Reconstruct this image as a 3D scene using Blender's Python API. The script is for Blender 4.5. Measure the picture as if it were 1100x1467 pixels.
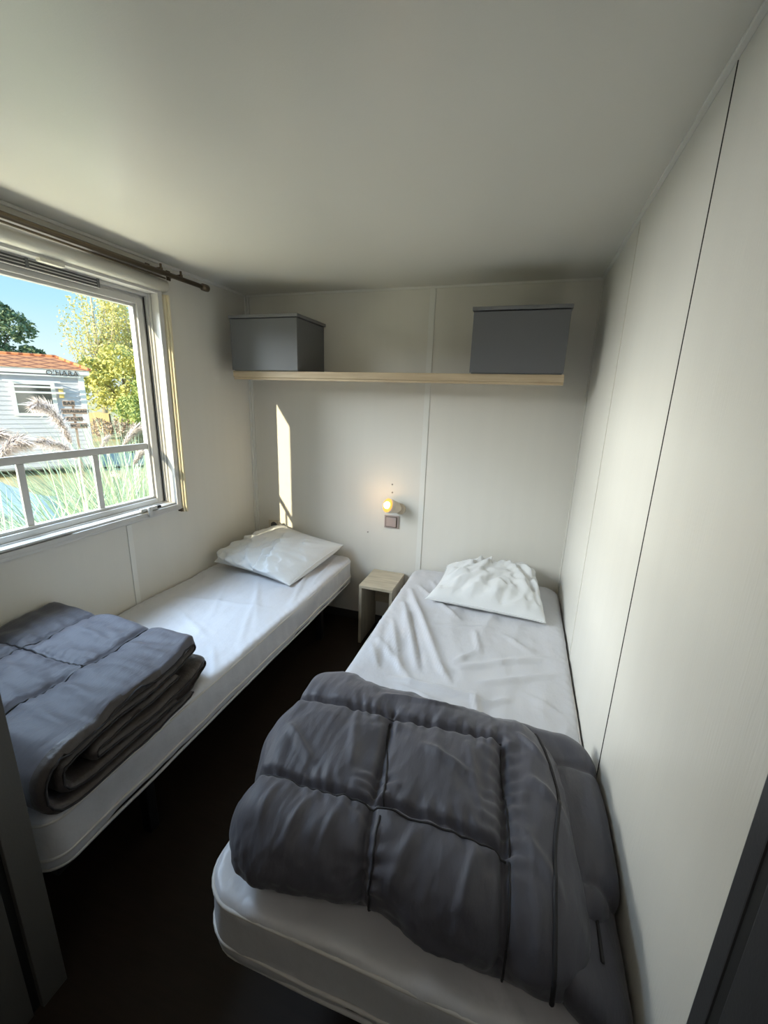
import bpy, bmesh, math, random
import numpy as np
from mathutils import Vector, Matrix, noise

for o in list(bpy.data.objects):
    bpy.data.objects.remove(o)
scene = bpy.context.scene
COL = scene.collection
R = math.radians
RX0, RX1 = -1.72, 0.28          # left and right wall planes
YB, YF = 2.436, 0.46            # back wall, room side of the front wall
ZC = 2.044                      # ceiling height
MZ = 0.447                      # mattress top

# ------------------------------------------------------------------ camera
cam_data = bpy.data.cameras.new('camera')
cam = bpy.data.objects.new('camera', cam_data)
COL.objects.link(cam)
def camera_basis(p, yw, r):
    p, yw, r = R(p), R(yw), R(r)
    f = Vector((-math.sin(yw)*math.cos(p), math.cos(yw)*math.cos(p), -math.sin(p)))
    rt = Vector((math.cos(yw), math.sin(yw), 0))
    up = rt.cross(f)
    r2 = rt*math.cos(r) + up*math.sin(r)
    u2 = -rt*math.sin(r) + up*math.cos(r)
    return r2, u2, f
r_, u_, f_ = camera_basis(14.841, 17.792, 1.84)
cam.matrix_world = Matrix(((r_.x, u_.x, -f_.x, 0), (r_.y, u_.y, -f_.y, 0), (r_.z, u_.z, -f_.z, 1.45), (0, 0, 0, 1)))
cam_data.sensor_fit = 'VERTICAL'
cam_data.sensor_height = 36
cam_data.lens = 36*605.9/1467
cam_data.clip_start = 0.02
cam_data.clip_end = 300
scene.camera = cam

# ------------------------------------------------------------------ light
scene.view_settings.view_transform = 'Standard'
scene.view_settings.look = 'None'
scene.view_settings.gamma = 1
scene.view_settings.exposure = 0.82
scene.view_settings.use_curve_mapping = False

world = bpy.data.worlds.new('sky')
scene.world = world
world.use_nodes = True
nt = world.node_tree
nt.nodes.clear()
wo = nt.nodes.new('ShaderNodeOutputWorld')
bg = nt.nodes.new('ShaderNodeBackground')
tc = nt.nodes.new('ShaderNodeTexCoord')
sx = nt.nodes.new('ShaderNodeSeparateXYZ')
cr = nt.nodes.new('ShaderNodeValToRGB')
cr.color_ramp.elements[0].position = 0.0
cr.color_ramp.elements[0].color = (.62, .70, .72, 1)
cr.color_ramp.elements[1].position = 0.30
cr.color_ramp.elements[1].color = (.20, .45, .70, 1)
e = cr.color_ramp.elements.new(0.07); e.color = (.55, .69, .74, 1)
e = cr.color_ramp.elements.new(0.15); e.color = (.37, .61, .73, 1)
nt.links.new(tc.outputs['Generated'], sx.inputs[0])
nt.links.new(sx.outputs['Z'], cr.inputs[0])
nt.links.new(cr.outputs[0], bg.inputs[0])
nt.links.new(bg.outputs[0], wo.inputs[0])
bg.inputs[1].default_value = 0.86

def add_light(name, kind, loc, target, energy, color, **kw):
    d = bpy.data.lights.new(name, kind)
    d.energy = energy; d.color = color
    for k, v in kw.items(): setattr(d, k, v)
    o = bpy.data.objects.new(name, d)
    COL.objects.link(o)
    o.location = loc
    if target is not None:
        o.rotation_euler = (Vector(target)-Vector(loc)).to_track_quat('-Z', 'Y').to_euler()
    return o
sd = Vector((.23, 1, -.355)).normalized()
add_light('sun', 'SUN', -sd*20, (0, 0, 0), 4.0, (1.0, 0.86, 0.62), angle=R(0.5))
# added area lamps out of camera view, standing in for sky and ground daylight
add_light('sky_fill', 'AREA', (-2.62, 1.12, 2.62), (-0.9, 1.05, 0.70), 84, (0.62, 0.77, 1.0), shape='RECTANGLE', size=1.7, size_y=1.0)
add_light('ground_fill', 'AREA', (-2.62, 1.3, 0.15), (-0.9, 1.3, 1.85), 26, (1.0, 0.93, 0.80), shape='RECTANGLE', size=1.7, size_y=0.7)
add_light('open_sky_fill', 'AREA', (-5.3, -1.0, 2.9), (-1.7, 1.25, 1.35), 280, (0.93, 0.96, 1.0), shape='RECTANGLE', size=3.6, size_y=1.8)  # added lamp, brightens the back wall through the window
add_light('side_sky_fill', 'AREA', (-7.6, 1.05, 2.2), (-1.7, 1.25, 1.35), 420, (0.98, 0.97, 0.94), shape='RECTANGLE', size=2.6, size_y=1.8)  # added lamp, brightens the right wall through the window
add_light('corridor_fill', 'AREA', (-0.35, -0.3, 2.0), (-0.35, 1.1, 0.6), 1.8, (1.0, 0.93, 0.84), shape='RECTANGLE', size=0.8, size_y=0.4)  # unseen area lamp added behind the camera as weak fill through the doorway

# ------------------------------------------------------------------ materials
def mat(name, color, rough=0.5, metal=0.0, noise_scale=None, var=0.0, bump=0.0, bump_scale=200, stretch=(1, 1, 1), spec=0.5, sheen=0.0, coat=0.0, emit=None, emit_s=0, bump_dist=.002):
    m = bpy.data.materials.new(name); m.use_nodes = True
    n = m.node_tree.nodes; l = m.node_tree.links
    b = n['Principled BSDF']
    b.inputs['Base Color'].default_value = (*color, 1)
    b.inputs['Roughness'].default_value = rough
    b.inputs['Metallic'].default_value = metal
    b.inputs['Specular IOR Level'].default_value = spec
    b.inputs['Sheen Weight'].default_value = sheen
    b.inputs['Coat Weight'].default_value = coat
    if emit:
        b.inputs['Emission Color'].default_value = (*emit, 1)
        b.inputs['Emission Strength'].default_value = emit_s
    t = n.new('ShaderNodeTexCoord'); mp = n.new('ShaderNodeMapping')
    mp.inputs['Scale'].default_value = stretch
    l.new(t.outputs['Object'], mp.inputs[0])
    if var > 0:
        nz = n.new('ShaderNodeTexNoise'); nz.inputs['Scale'].default_value = noise_scale or 5
        nz.inputs['Detail'].default_value = 5
        l.new(mp.outputs[0], nz.inputs['Vector'])
        mx = n.new('ShaderNodeMix'); mx.data_type = 'RGBA'
        mx.inputs['A'].default_value = (*[c*(1-var) for c in color], 1)
        mx.inputs['B'].default_value = (*[min(1, c*(1+var)) for c in color], 1)
        l.new(nz.outputs['Fac'], mx.inputs['Factor'])
        l.new(mx.outputs['Result'], b.inputs['Base Color'])
    if bump > 0:
        nb = n.new('ShaderNodeTexNoise'); nb.inputs['Scale'].default_value = bump_scale
        nb.inputs['Detail'].default_value = 4
        l.new(mp.outputs[0], nb.inputs['Vector'])
        bp = n.new('ShaderNodeBump'); bp.inputs['Strength'].default_value = bump
        bp.inputs['Distance'].default_value = bump_dist
        l.new(nb.outputs['Fac'], bp.inputs['Height'])
        l.new(bp.outputs[0], b.inputs['Normal'])
    return m

M = {}
M['wall'] = mat('wall_panel', (.70, .675, .61), .50, var=.03, noise_scale=3, bump=.12, bump_scale=60, stretch=(6, 6, .35), spec=.35)
M['wall_right'] = mat('wall_panel_grained', (.70, .68, .62), .34, var=.03, noise_scale=3, bump=.35, bump_scale=45, stretch=(6, 6, .3), spec=.5)
M['ceiling'] = mat('ceiling_panel', (.68, .66, .60), .30, var=.02, noise_scale=2, bump=.10, bump_scale=260, spec=.45)
M['batten'] = mat('batten_white', (.74, .73, .68), .35, var=.02)
M['floor'] = mat('floor_brown', (.016, .010, .006), .55, spec=.25, var=.35, noise_scale=8, bump=.15, bump_scale=40, stretch=(1, 8, 1))
M['skirting'] = mat('skirting_dark', (.05, .045, .04), .5, var=.1)
M['frame_dark'] = mat('door_frame_dark', (.040, .040, .042), .38, var=.1, bump=.1)
M['frame_grey'] = mat('door_frame_grey', (.10, .097, .09), .45, var=.1, bump=.15)
M['seal'] = mat('black_seal', (.012, .012, .012), .6)
M['pvc'] = mat('window_white', (.58, .57, .55), .32, var=.02)
M['pvc_cream'] = mat('blind_rail_cream', (.74, .66, .46), .4, var=.04)
M['blind'] = mat('blind_fabric', (.70, .68, .60), .6, var=.03, bump=.1)
M['rod'] = mat('rod_bronze', (.13, .10, .065), .4, metal=.6, var=.1)
M['mesh_dark'] = mat('vent_dark', (.10, .10, .10), .6)
M['box'] = mat('box_grey', (.125, .128, .135), .42, var=.04, bump=.08)
M['box_edge'] = mat('box_lid_grey', (.16, .16, .165), .45, var=.04)
M['black'] = mat('metal_black', (.008, .008, .009), .5, var=.1)
M['plastic_taupe'] = mat('switch_taupe', (.42, .34, .31), .3, var=.03)
M['plastic_beige'] = mat('socket_beige', (.62, .56, .45), .4, var=.03)
M['screw'] = mat('screw_metal', (.35, .33, .3), .4, metal=.8)
M['lamp_white'] = mat('lamp_cream', (.72, .62, .48), .4, var=.03)
M['bulb'] = mat('bulb_glow', (1, .9, .7), .4, emit=(1, .86, .62), emit_s=7)
M['reflector'] = mat('reflector_glow', (.7, .3, .08), .3, emit=(1, .33, .05), emit_s=.8)
M['sheet'] = mat('sheet_white', (.60, .60, .625), .42, var=.02, noise_scale=4, bump=.6, bump_scale=14, bump_dist=.008, stretch=(1.4, .8, 1), sheen=.1, spec=.5)
M['sheet_side'] = mat('sheet_side', (.56, .55, .54), .5, var=.03, noise_scale=4, bump=.2, bump_scale=30)
M['piping'] = mat('mattress_piping', (.62, .60, .57), .5)
M['pillow'] = mat('pillow_white', (.70, .71, .71), .55, var=.02, bump=.6, bump_scale=16, bump_dist=.006, sheen=.15)
M['duvet'] = mat('duvet_grey', (.078, .077, .096), .58, var=.10, noise_scale=9, bump=.5, bump_scale=34, bump_dist=.005, stretch=(1.8, .55, 1), sheen=.15, spec=.4)
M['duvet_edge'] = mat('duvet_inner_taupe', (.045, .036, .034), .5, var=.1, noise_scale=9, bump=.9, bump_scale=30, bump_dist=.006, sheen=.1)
M['duvet_pipe'] = mat('duvet_piping', (.018, .017, .020), .7)

def wood_mat(name, c1, c2, scale=5.0, stretch=(1, 12, 12), rough=.45):
    m = mat(name, c1, rough, bump=.06, bump_scale=30, stretch=stretch)
    n = m.node_tree.nodes; l = m.node_tree.links; b = n['Principled BSDF']
    mp = n['Mapping']
    nz = n.new('ShaderNodeTexNoise'); nz.inputs['Scale'].default_value = scale; nz.inputs['Detail'].default_value = 6
    nz.inputs['Distortion'].default_value = .6
    l.new(mp.outputs[0], nz.inputs['Vector'])
    rp = n.new('ShaderNodeValToRGB')
    rp.color_ramp.elements[0].position = .35; rp.color_ramp.elements[0].color = (*c1, 1)
    rp.color_ramp.elements[1].position = .65; rp.color_ramp.elements[1].color = (*c2, 1)
    l.new(nz.outputs['Fac'], rp.inputs[0]); l.new(rp.outputs[0], b.inputs['Base Color'])
    return m
M['shelf'] = wood_mat('shelf_oak', (.50, .38, .24), (.60, .48, .32), 4, (1.2, 14, 14))
M['stand'] = wood_mat('nightstand_oak', (.42, .36, .26), (.56, .49, .36), 4, (1.5, 14, 14))
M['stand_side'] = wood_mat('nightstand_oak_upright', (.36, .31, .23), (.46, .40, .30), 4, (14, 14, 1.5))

def glass_mat(name, tint=(.97, .99, .985), fac=.012):
    m = bpy.data.materials.new(name); m.use_nodes = True
    n = m.node_tree.nodes; l = m.node_tree.links; n.clear()
    o = n.new('ShaderNodeOutputMaterial'); mx = n.new('ShaderNodeMixShader')
    t = n.new('ShaderNodeBsdfTransparent'); g = n.new('ShaderNodeBsdfGlossy')
    t.inputs[0].default_value = (*tint, 1); g.inputs['Roughness'].default_value = .02
    mx.inputs[0].default_value = fac
    l.new(t.outputs[0], mx.inputs[1]); l.new(g.outputs[0], mx.inputs[2]); l.new(mx.outputs[0], o.inputs[0])
    return m
M['glass'] = glass_mat('window_glass')

# ------------------------------------------------------------------ helpers
def link_mesh(name, bm, m=None, parent=None, smooth=False, recalc=True):
    if recalc: bmesh.ops.recalc_face_normals(bm, faces=bm.faces)
    me = bpy.data.meshes.new(name)
    bm.to_mesh(me); bm.free()
    if m is not None:
        for x in (m if isinstance(m, (list, tuple)) else [m]): me.materials.append(x)
    if smooth:
        me.polygons.foreach_set('use_smooth', [True]*len(me.polygons))
    o = bpy.data.objects.new(name, me)
    COL.objects.link(o)
    if parent is not None:
        o.parent = parent
        bpy.context.view_layer.update() if False else None
        o.matrix_parent_inverse = parent_inverse(parent)
    return o
def world_of(o):
    mtx = o.matrix_basis.copy()
    if o.parent is not None:
        mtx = world_of(o.parent) @ o.matrix_parent_inverse @ mtx
    return mtx
def parent_inverse(p):
    return world_of(p).inverted()
def link_np(name, V, F, m=None, parent=None, smooth=True):
    me = bpy.data.meshes.new(name)
    me.from_pydata([tuple(v) for v in V], [], F)
    if m is not None: me.materials.append(m)
    me.update()
    if smooth: me.polygons.foreach_set('use_smooth', [True]*len(me.polygons))
    o = bpy.data.objects.new(name, me); COL.objects.link(o)
    if parent is not None:
        o.parent = parent; o.matrix_parent_inverse = parent_inverse(parent)
    return o
def tag(o, label=None, cat=None, group=None, kind=None):
    if label: o['label'] = label
    if cat: o['category'] = cat
    if group: o['group'] = group
    if kind: o['kind'] = kind
    return o
def thing(name, loc, label, cat, group=None, rz=0):
    o = bpy.data.objects.new(name, None); COL.objects.link(o)
    o.empty_display_size = .05
    o.location = loc; o.rotation_euler = (0, 0, rz)
    return tag(o, label, cat, group)
def add_box(bm, lo, hi, bevel=0.0, mtx=None):
    g = bmesh.ops.create_cube(bm, size=1)
    vs = g['verts']
    lo = Vector(lo); hi = Vector(hi)
    for v in vs:
        v.co = Vector(((v.co.x+.5)*(hi.x-lo.x)+lo.x, (v.co.y+.5)*(hi.y-lo.y)+lo.y, (v.co.z+.5)*(hi.z-lo.z)+lo.z))
    if bevel > 0:
        es = list({e for v in vs for e in v.link_edges})
        r = bmesh.ops.bevel(bm, geom=es, offset=bevel, segments=2, affect='EDGES', profile=.6)
        vs = list(set(r['verts']) | {v for v in vs if v.is_valid})
    if mtx is not None:
        bmesh.ops.transform(bm, matrix=mtx, verts=[v for v in vs if v.is_valid])
def box(name, lo, hi, m, parent=None, bevel=0.0):
    bm = bmesh.new(); add_box(bm, lo, hi, bevel)
    return link_mesh(name, bm, m, parent)
def boxes(name, L, m, parent=None, bevel=0.0, mtx=None):
    bm = bmesh.new()
    for lo, hi in L: add_box(bm, lo, hi, bevel, mtx)
    return link_mesh(name, bm, m, parent)
def add_tube(bm, pts, rad, n=10, closed=False, caps=True):
    pts = [Vector(p) for p in pts]; N = len(pts); rings = []
    for i, p in enumerate(pts):
        if closed: d = pts[(i+1) % N]-pts[i-1]
        else: d = pts[min(i+1, N-1)]-pts[max(i-1, 0)]
        d.normalize()
        a = Vector((0, 0, 1)) if abs(d.z) < .9 else Vector((1, 0, 0))
        s = d.cross(a).normalized(); t = s.cross(d)
        rr = rad[i] if isinstance(rad, (list, tuple)) else rad
        rings.append([bm.verts.new(p+s*math.cos(2*math.pi*k/n)*rr+t*math.sin(2*math.pi*k/n)*rr) for k in range(n)])
    for i in range(N if closed else N-1):
        A, B = rings[i], rings[(i+1) % N]
        for k in range(n):
            bm.faces.new((A[k], A[(k+1) % n], B[(k+1) % n], B[k]))
    if caps and not closed:
        bm.faces.new(rings[0][::-1]); bm.faces.new(rings[-1])
def tube(name, pts, rad, m, parent=None, n=10, closed=False):
    bm = bmesh.new(); add_tube(bm, pts, rad, n, closed)
    return link_mesh(name, bm, m, parent, smooth=True)
def prism(name, poly, axis, a, b, m, parent=None):
    """extrude a 2D polygon along an axis"""
    bm = bmesh.new()
    def P(p, t):
        if axis == 'y': return (p[0], t, p[1])
        if axis == 'x': return (t, p[0], p[1])
        return (p[0], p[1], t)
    A = [bm.verts.new(P(p, a)) for p in poly]; B = [bm.verts.new(P(p, b)) for p in poly]
    bm.faces.new(A); bm.faces.new(B[::-1])
    for i in range(len(poly)):
        j = (i+1) % len(poly)
        bm.faces.new((A[i], A[j], B[j], B[i]))
    return link_mesh(name, bm, m, parent)
def struct(o):
    o['kind'] = 'structure'; return o

# cushion-like block: rounded in plan (Rp) and in section (r); lattice n = cells per axis
def soft_block(h, n, Rp, r):
    hx, hy, hz = h; nx, ny, nz = n
    idx = {}; V = []; F = []
    def vid(i, j, k):
        key = (i, j, k)
        if key not in idx:
            idx[key] = len(V)
            V.append((-1+2*i/nx, -1+2*j/ny, -1+2*k/nz))
        return idx[key]
    for i in range(nx):
        for j in range(ny):
            F.append((vid(i, j, nz), vid(i+1, j, nz), vid(i+1, j+1, nz), vid(i, j+1, nz)))
            F.append((vid(i, j, 0), vid(i, j+1, 0), vid(i+1, j+1, 0), vid(i+1, j, 0)))
    for i in range(nx):
        for k in range(nz):
            F.append((vid(i, 0, k), vid(i+1, 0, k), vid(i+1, 0, k+1), vid(i, 0, k+1)))
            F.append((vid(i, ny, k), vid(i, ny, k+1), vid(i+1, ny, k+1), vid(i+1, ny, k)))
    for j in range(ny):
        for k in range(nz):
            F.append((vid(0, j, k), vid(0, j, k+1), vid(0, j+1, k+1), vid(0, j+1, k)))
            F.append((vid(nx, j, k), vid(nx, j+1, k), vid(nx, j+1, k+1), vid(nx, j, k+1)))
    V = np.array(V)*np.array(h)
    # plan rounding
    inner = np.array([hx-Rp, hy-Rp])
    q = np.clip(V[:, :2], -inner, inner); d = V[:, :2]-q
    nd = np.linalg.norm(d, axis=1); mx = np.abs(d).max(axis=1)
    sc = np.where(nd > 1e-9, mx/np.maximum(nd, 1e-9), 1)
    d = d*sc[:, None]; P = q+d
    nd = np.linalg.norm(d, axis=1)
    n2 = np.where(nd[:, None] > 1e-9, d/np.maximum(nd, 1e-9)[:, None], 0)
    e = Rp-nd
    ro = np.clip(r-e, 0, None); zo = np.clip(np.abs(V[:, 2])-(hz-r), 0, None)
    w = np.hypot(ro, zo); m = np.maximum(ro, zo)
    s = np.where(w > 1e-9, m/np.maximum(w, 1e-9), 1)
    ro2 = ro*s; zo2 = zo*s
    P = P-n2*(ro-ro2)[:, None]
    z = np.where(zo > 0, np.sign(V[:, 2])*((hz-r)+zo2), V[:, 2])
    N = np.zeros_like(V)
    N[:, :2] = n2*ro2[:, None]; N[:, 2] = np.sign(V[:, 2])*zo2
    flat = np.abs(np.abs(V[:, 2])-hz) < 1e-6
    nn = np.linalg.norm(N, axis=1)
    N[nn < 1e-6] = np.where(flat[nn < 1e-6][:, None], np.array([0, 0, 1.])*np.sign(V[nn < 1e-6][:, 2:3]), 0)
    side = (nn < 1e-6) & (~flat)
    N[side, :2] = n2[side]
    N /= np.maximum(np.linalg.norm(N, axis=1), 1e-9)[:, None]
    return np.column_stack([P, z]), N, F
def seg_dist(P, a, b):
    a = np.array(a, float); b = np.array(b, float); ab = b-a
    t = ((P-a)@ab)/(ab@ab); tc_ = np.clip(t, 0, 1)
    return np.linalg.norm(P-(a+tc_[:, None]*ab), axis=1), t
def ridges(P, L):
    """sum of soft folds: (x0,y0,x1,y1,width,height), tapering to both ends"""
    h = np.zeros(len(P))
    for x0, y0, x1, y1, w, hh in L:
        d, t = seg_dist(P, (x0, y0), (x1, y1))
        tt = np.clip(t, 0, 1)
        h += hh*np.exp(-(d/w)**2)*np.sqrt(np.clip(np.sin(np.pi*(.05+.9*tt)), 0, 1))
    return h
def nz3(P, s, seed=0.0, stretch=(1, 1, 1)):
    st = stretch
    return np.array([noise.noise((p[0]*s*st[0]+seed, p[1]*s*st[1]+seed*1.7, p[2]*s*st[2]-seed)) for p in P])

# ------------------------------------------------------------------ setting
struct(box('floor', (RX0-.1, -1.3, -.08), (RX1+.1, YB+.1, 0), M['floor']))
struct(box('ceiling', (RX0-.1, -1.3, ZC), (RX1+.1, YB+.1, ZC+.06), M['ceiling']))
struct(box('wall_back', (RX0-.1, YB, 0), (RX1+.1, YB+.08, ZC), M['wall']))
struct(box('wall_right', (RX1, -1.3, 0), (RX1+.08, YB, ZC), M['wall_right']))
# left wall with the window opening
WY0, WY1, WZ0, WZ1 = .66, 1.765, .865, 1.925
struct(boxes('wall_left', [((RX0-.08, -1.3, 0), (RX0, WY0, ZC)), ((RX0-.08, WY1, 0), (RX0, YB, ZC)),
                           ((RX0-.08, WY0, 0), (RX0, WY1, WZ0)), ((RX0-.08, WY0, WZ1), (RX0, WY1, ZC))], M['wall']))
# wall the photographer stands in: door opening, corridor behind
struct(boxes('wall_front', [((RX0, .30, 0), (-1.0, YF, ZC)), ((-1.0, .30, 2.0), (RX1, YF, ZC))], M['wall']))
struct(box('wall_corridor', (RX0, -1.3, 0), (RX1, -1.24, ZC), M['wall']))
# door opening: jambs with black rebates
bm = bmesh.new()
add_box(bm, (-1.0, .405, 0), (-.955, .462, 2.0), .002)
add_box(bm, (-1.0, .30, 0), (-.962, .388, 2.0), .002)
door = struct(link_mesh('door_1', bm, M['frame_grey']))
box('door_seal', (-1.0, .388, 0), (-.968, .405, 2.0), M['seal'], door)
bm = bmesh.new()
add_box(bm, (.2755, .434, 0), (RX1, .4625, 2.0), .002)
add_box(bm, (.2755, .34, 0), (RX1, .418, 2.0), .003)
add_box(bm, (-1.0, .34, 1.985), (RX1, .47, 2.0), .002)
door = struct(link_mesh('door_2', bm, M['frame_dark']))
box('door_seal', (.278, .418, 0), (RX1, .434, 1.985), M['seal'], door)

# battens and trims
TN = [0]
def trim(lo, hi, m='batten', bevel=.0015):
    TN[0] += 1
    return struct(box('trim_%d' % TN[0], lo, hi, M[m], None, bevel))
trim((-.562, YB-.004, 0), (-.530, YB, ZC-.008))                 # upright on back wall
trim((RX0, YB-.006, ZC-.012), (RX1, YB, ZC))                    # under the ceiling, back
trim((RX1-.006, YB-.022, .3), (RX1, YB, ZC-.012), 'wall')       # back right corner
trim((RX0, YB-.018, .3), (RX0+.010, YB, ZC-.012), 'batten')     # back left corner
trim((RX0+.010, YB-.006, .3), (RX0+.026, YB, ZC-.012), 'batten')
trim((RX1-.012, .475, ZC-.008), (RX1, YB-.01, ZC))              # right ceiling edge
trim((RX0, .475, ZC-.012), (RX0+.012, YB-.01, ZC))              # left ceiling edge
trim((RX0, 1.425, 0), (RX0+.004, 1.452, WZ0-.02))               # upright under window
trim((RX1-.0015, 1.0425, .0), (RX1, 1.0445, ZC-.01), 'seal', 0)  # seams in the right wall
trim((RX1-.0022, 1.727, .0), (RX1, 1.731, ZC-.01), 'wall', 0)
struct(box('baseboard_back', (RX0, YB-.008, 0), (RX1, YB, .055), M['skirting']))
struct(box('baseboard_left', (RX0, YF, 0), (RX0+.008, YB, .055), M['skirting']))

# ------------------------------------------------------------------ window
def ring(x0, x1, y0, y1, z0, z1, w, wt=None, wb=None):
    wt = wt or w; wb = wb or w
    return [((x0, y0, z0), (x1, y0+w, z1)), ((x0, y1-w, z0), (x1, y1, z1)),
            ((x0, y0+w, z1-wt), (x1, y1-w, z1)), ((x0, y0+w, z0), (x1, y1-w, z0+wb))]
win = struct(boxes('window_1', ring(-1.84, -1.70, WY0, WY1-.012, WZ0, WZ1, .026, .026, .018), M['pvc'], None, .002))
boxes('outer_track', ring(-1.80, -1.755, .686, 1.727, .883, 1.899, .014), M['pvc'], win, .0015)
boxes('outer_track', ring(-1.815, -1.775, .70, 1.713, .897, 1.885, .012), M['pvc'], win, .0015)
sash = boxes('sash', ring(-1.812, -1.768, .712, 1.701, .895, 1.873, .034, .030, .026), M['pvc'], win, .003)
boxes('glazing_bead', ring(-1.806, -1.780, .746, 1.667, .921, 1.843, .012), M['pvc'], sash, .002)
box('gasket', (-1.7675, 1.7045, .90), (-1.7655, 1.7095, 1.88), M['seal'], win)
box('blind_channel', (-1.752, 1.735, .89), (-1.716, 1.739, 1.90), M['seal'], win)
box('glass_pane', (-1.7925, .752, .929), (-1.7905, 1.660, 1.837), M['glass'], win)
bars = box('transom_bar', (-1.798, .756, 1.174), (-1.785, 1.656, 1.205), M['pvc'], win, .003)
for y in (.775, 1.076, 1.377):
    box('muntin', (-1.797, y-.013, .931), (-1.786, y+.013, 1.174), M['pvc'], win, .003)
for y, xa in ((1.722, -1.742), (1.730, -1.728), (1.7395, -1.712)):
    box('track_fin', (-1.80, y, .892), (xa, y+.0035, 1.898), M['pvc'], win)
# sill lip and the fly-screen handle
box('sill', (-1.712, .62, .852), (-1.700, 1.765, .866), M['pvc'], win, .003)
box('lower_track', (-1.766, .66, .884), (-1.712, 1.735, .892), M['pvc'], win, .001)
vent = box('vent_grille', (-1.768, .78, 1.864), (-1.753, 1.475, 1.898), M['mesh_dark'], win, .001)
for i in range(4):
    box('vent_fin', (-1.756, .78, 1.863+i*.0108), (-1.749, 1.475, 1.866+i*.0108), M['pvc'], vent)
for y in (1.19, 1.462):
    box('clip', (-1.753, y, 1.866), (-1.748, y+.012, 1.898), M['box'], vent)
box('pull_tab', (-1.716, 1.205, 1.888), (-1.694, 1.295, 1.902), M['blind'], win, .003)
h = thing('window_handle', (-1.71, 1.555, .884), 'small white and black latch handle on the bottom of the window frame', 'handle')
bm = bmesh.new(); add_box(bm, (-1.716, 1.50, .893), (-1.700, 1.60, .906), .004); link_mesh('latch_plate', bm, M['pvc'], h)
bm = bmesh.new(); add_box(bm, (-1.700, 1.532, .862), (-1.684, 1.552, .912), .006)
add_box(bm, (-1.698, 1.532, .896), (-1.686, 1.585, .910), .005); link_mesh('lever', bm, M['pvc'], h)
box('lever_tip', (-1.699, 1.584, .895), (-1.684, 1.606, .909), M['seal'], h, .004)
box('screen_edge_bar', (-1.712, .62, .890), (-1.700, 1.17, .897), M['pvc'], win, .002)
# side rail of the blind, hanging lower than the sill
rail = thing('blind_side_rail', (-1.70, 1.77, .83), 'tall narrow cream side rail standing along the right edge of the window', 'rail')
box('rail_body', (-1.7195, 1.756, .835), (-1.690, 1.766, 1.90), M['pvc_cream'], rail, .002)
box('rail_lip', (-1.7195, 1.767, .835), (-1.681, 1.779, 1.90), M['pvc_cream'], rail, .002)
box('rail_end', (-1.7195, 1.745, .838), (-1.694, 1.760, .856), M['rod'], rail, .003)
# roller blind
bl = thing('roller_blind', (-1.675, 1.15, 1.94), 'rolled up cream roller blind across the top of the window', 'blind')
pts = []
for k in range(17):
    a = R(-80+k*160/16)
    pts.append((-1.697+.026*math.cos(a), 1.938+.027*math.sin(a)))
poly = [(-1.7195, 1.908)]+pts+[(-1.7195, 1.970)]
bm = bmesh.new()
A = [bm.verts.new((p[0], .55, p[1])) for p in poly]; B = [bm.verts.new((p[0], 1.772, p[1])) for p in poly]
bm.faces.new(A); bm.faces.new(B[::-1])
for i in range(len(poly)):
    j = (i+1) % len(poly); f = bm.faces.new((A[i], A[j], B[j], B[i])); f.smooth = True
link_mesh('rolled_fabric', bm, M['blind'], bl)
box('headrail', (-1.7195, .55, 1.983), (-1.676, 1.765, 1.990), M['pvc'], bl, .002)
# curtain rod
rd = thing('curtain_rod', (-1.64, 1.1, 1.975), 'dark bronze curtain rod with capped end mounted above the window', 'curtain rod')
tube('pole', [(-1.64, .50, 1.978), (-1.64, 1.975, 1.978)], .0105, M['rod'], rd, 14)
tube('inner_pole', [(-1.640, .50, 1.957), (-1.640, 1.72, 1.957)], .004, M['rod'], rd, 10)
tube('finial', [(-1.64, 1.955, 1.978), (-1.64, 1.962, 1.978), (-1.64, 1.985, 1.978), (-1.64, 2.000, 1.978), (-1.64, 2.006, 1.978)], [.011, .0165, .0175, .0165, .010], M['rod'], rd, 16)
for y in (.75, 1.70, 1.82):
    bm = bmesh.new()
    add_box(bm, (-1.7195, y-.006, 1.985), (-1.634, y+.006, 1.997), .002)
    add_box(bm, (-1.7195, y-.011, 1.975), (-1.712, y+.011, 2.018), .002)
    add_tube(bm, [(-1.64, y, 1.985), (-1.64, y, 2.012)], .005, 8)
    link_mesh('bracket', bm, M['rod'], rd)

# ------------------------------------------------------------------ shelf and boxes
sh = thing('wall_shelf', (-.73, YB-.16, 1.54), 'long pale oak shelf fixed high on the back wall above both beds', 'shelf')
box('shelf_board', (-1.605, YB-.312, 1.549), (.140, YB, 1.583), M['shelf'], sh, .002)
box('shelf_underlip', (-1.605, YB-.305, 1.537), (.140, YB-.289, 1.549), M['shelf'], sh, .002)
def storage_box(x, label):
    t = thing('storage_box', (x, YB-.17, 1.583), label, 'box', 'grey storage boxes on the shelf')
    w = .2075
    box('body', (x-w+.008, YB-.322, 1.5835), (x+w-.008, YB-.004, 1.850), M['box'], t, .0015)
    box('front_panel', (x-w+.002, YB-.334, 1.5865), (x+w-.002, YB-.3225, 1.848), M['box'], t, .0015)
    box('lid', (x-w-.004, YB-.340, 1.852), (x+w+.004, YB-.003, 1.868), M['box_edge'], t, .002)
    return t
storage_box(-1.387, 'dark grey lidded storage box at the window end of the shelf')
storage_box(-.072, 'dark grey lidded storage box at the right wall end of the shelf')

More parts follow.
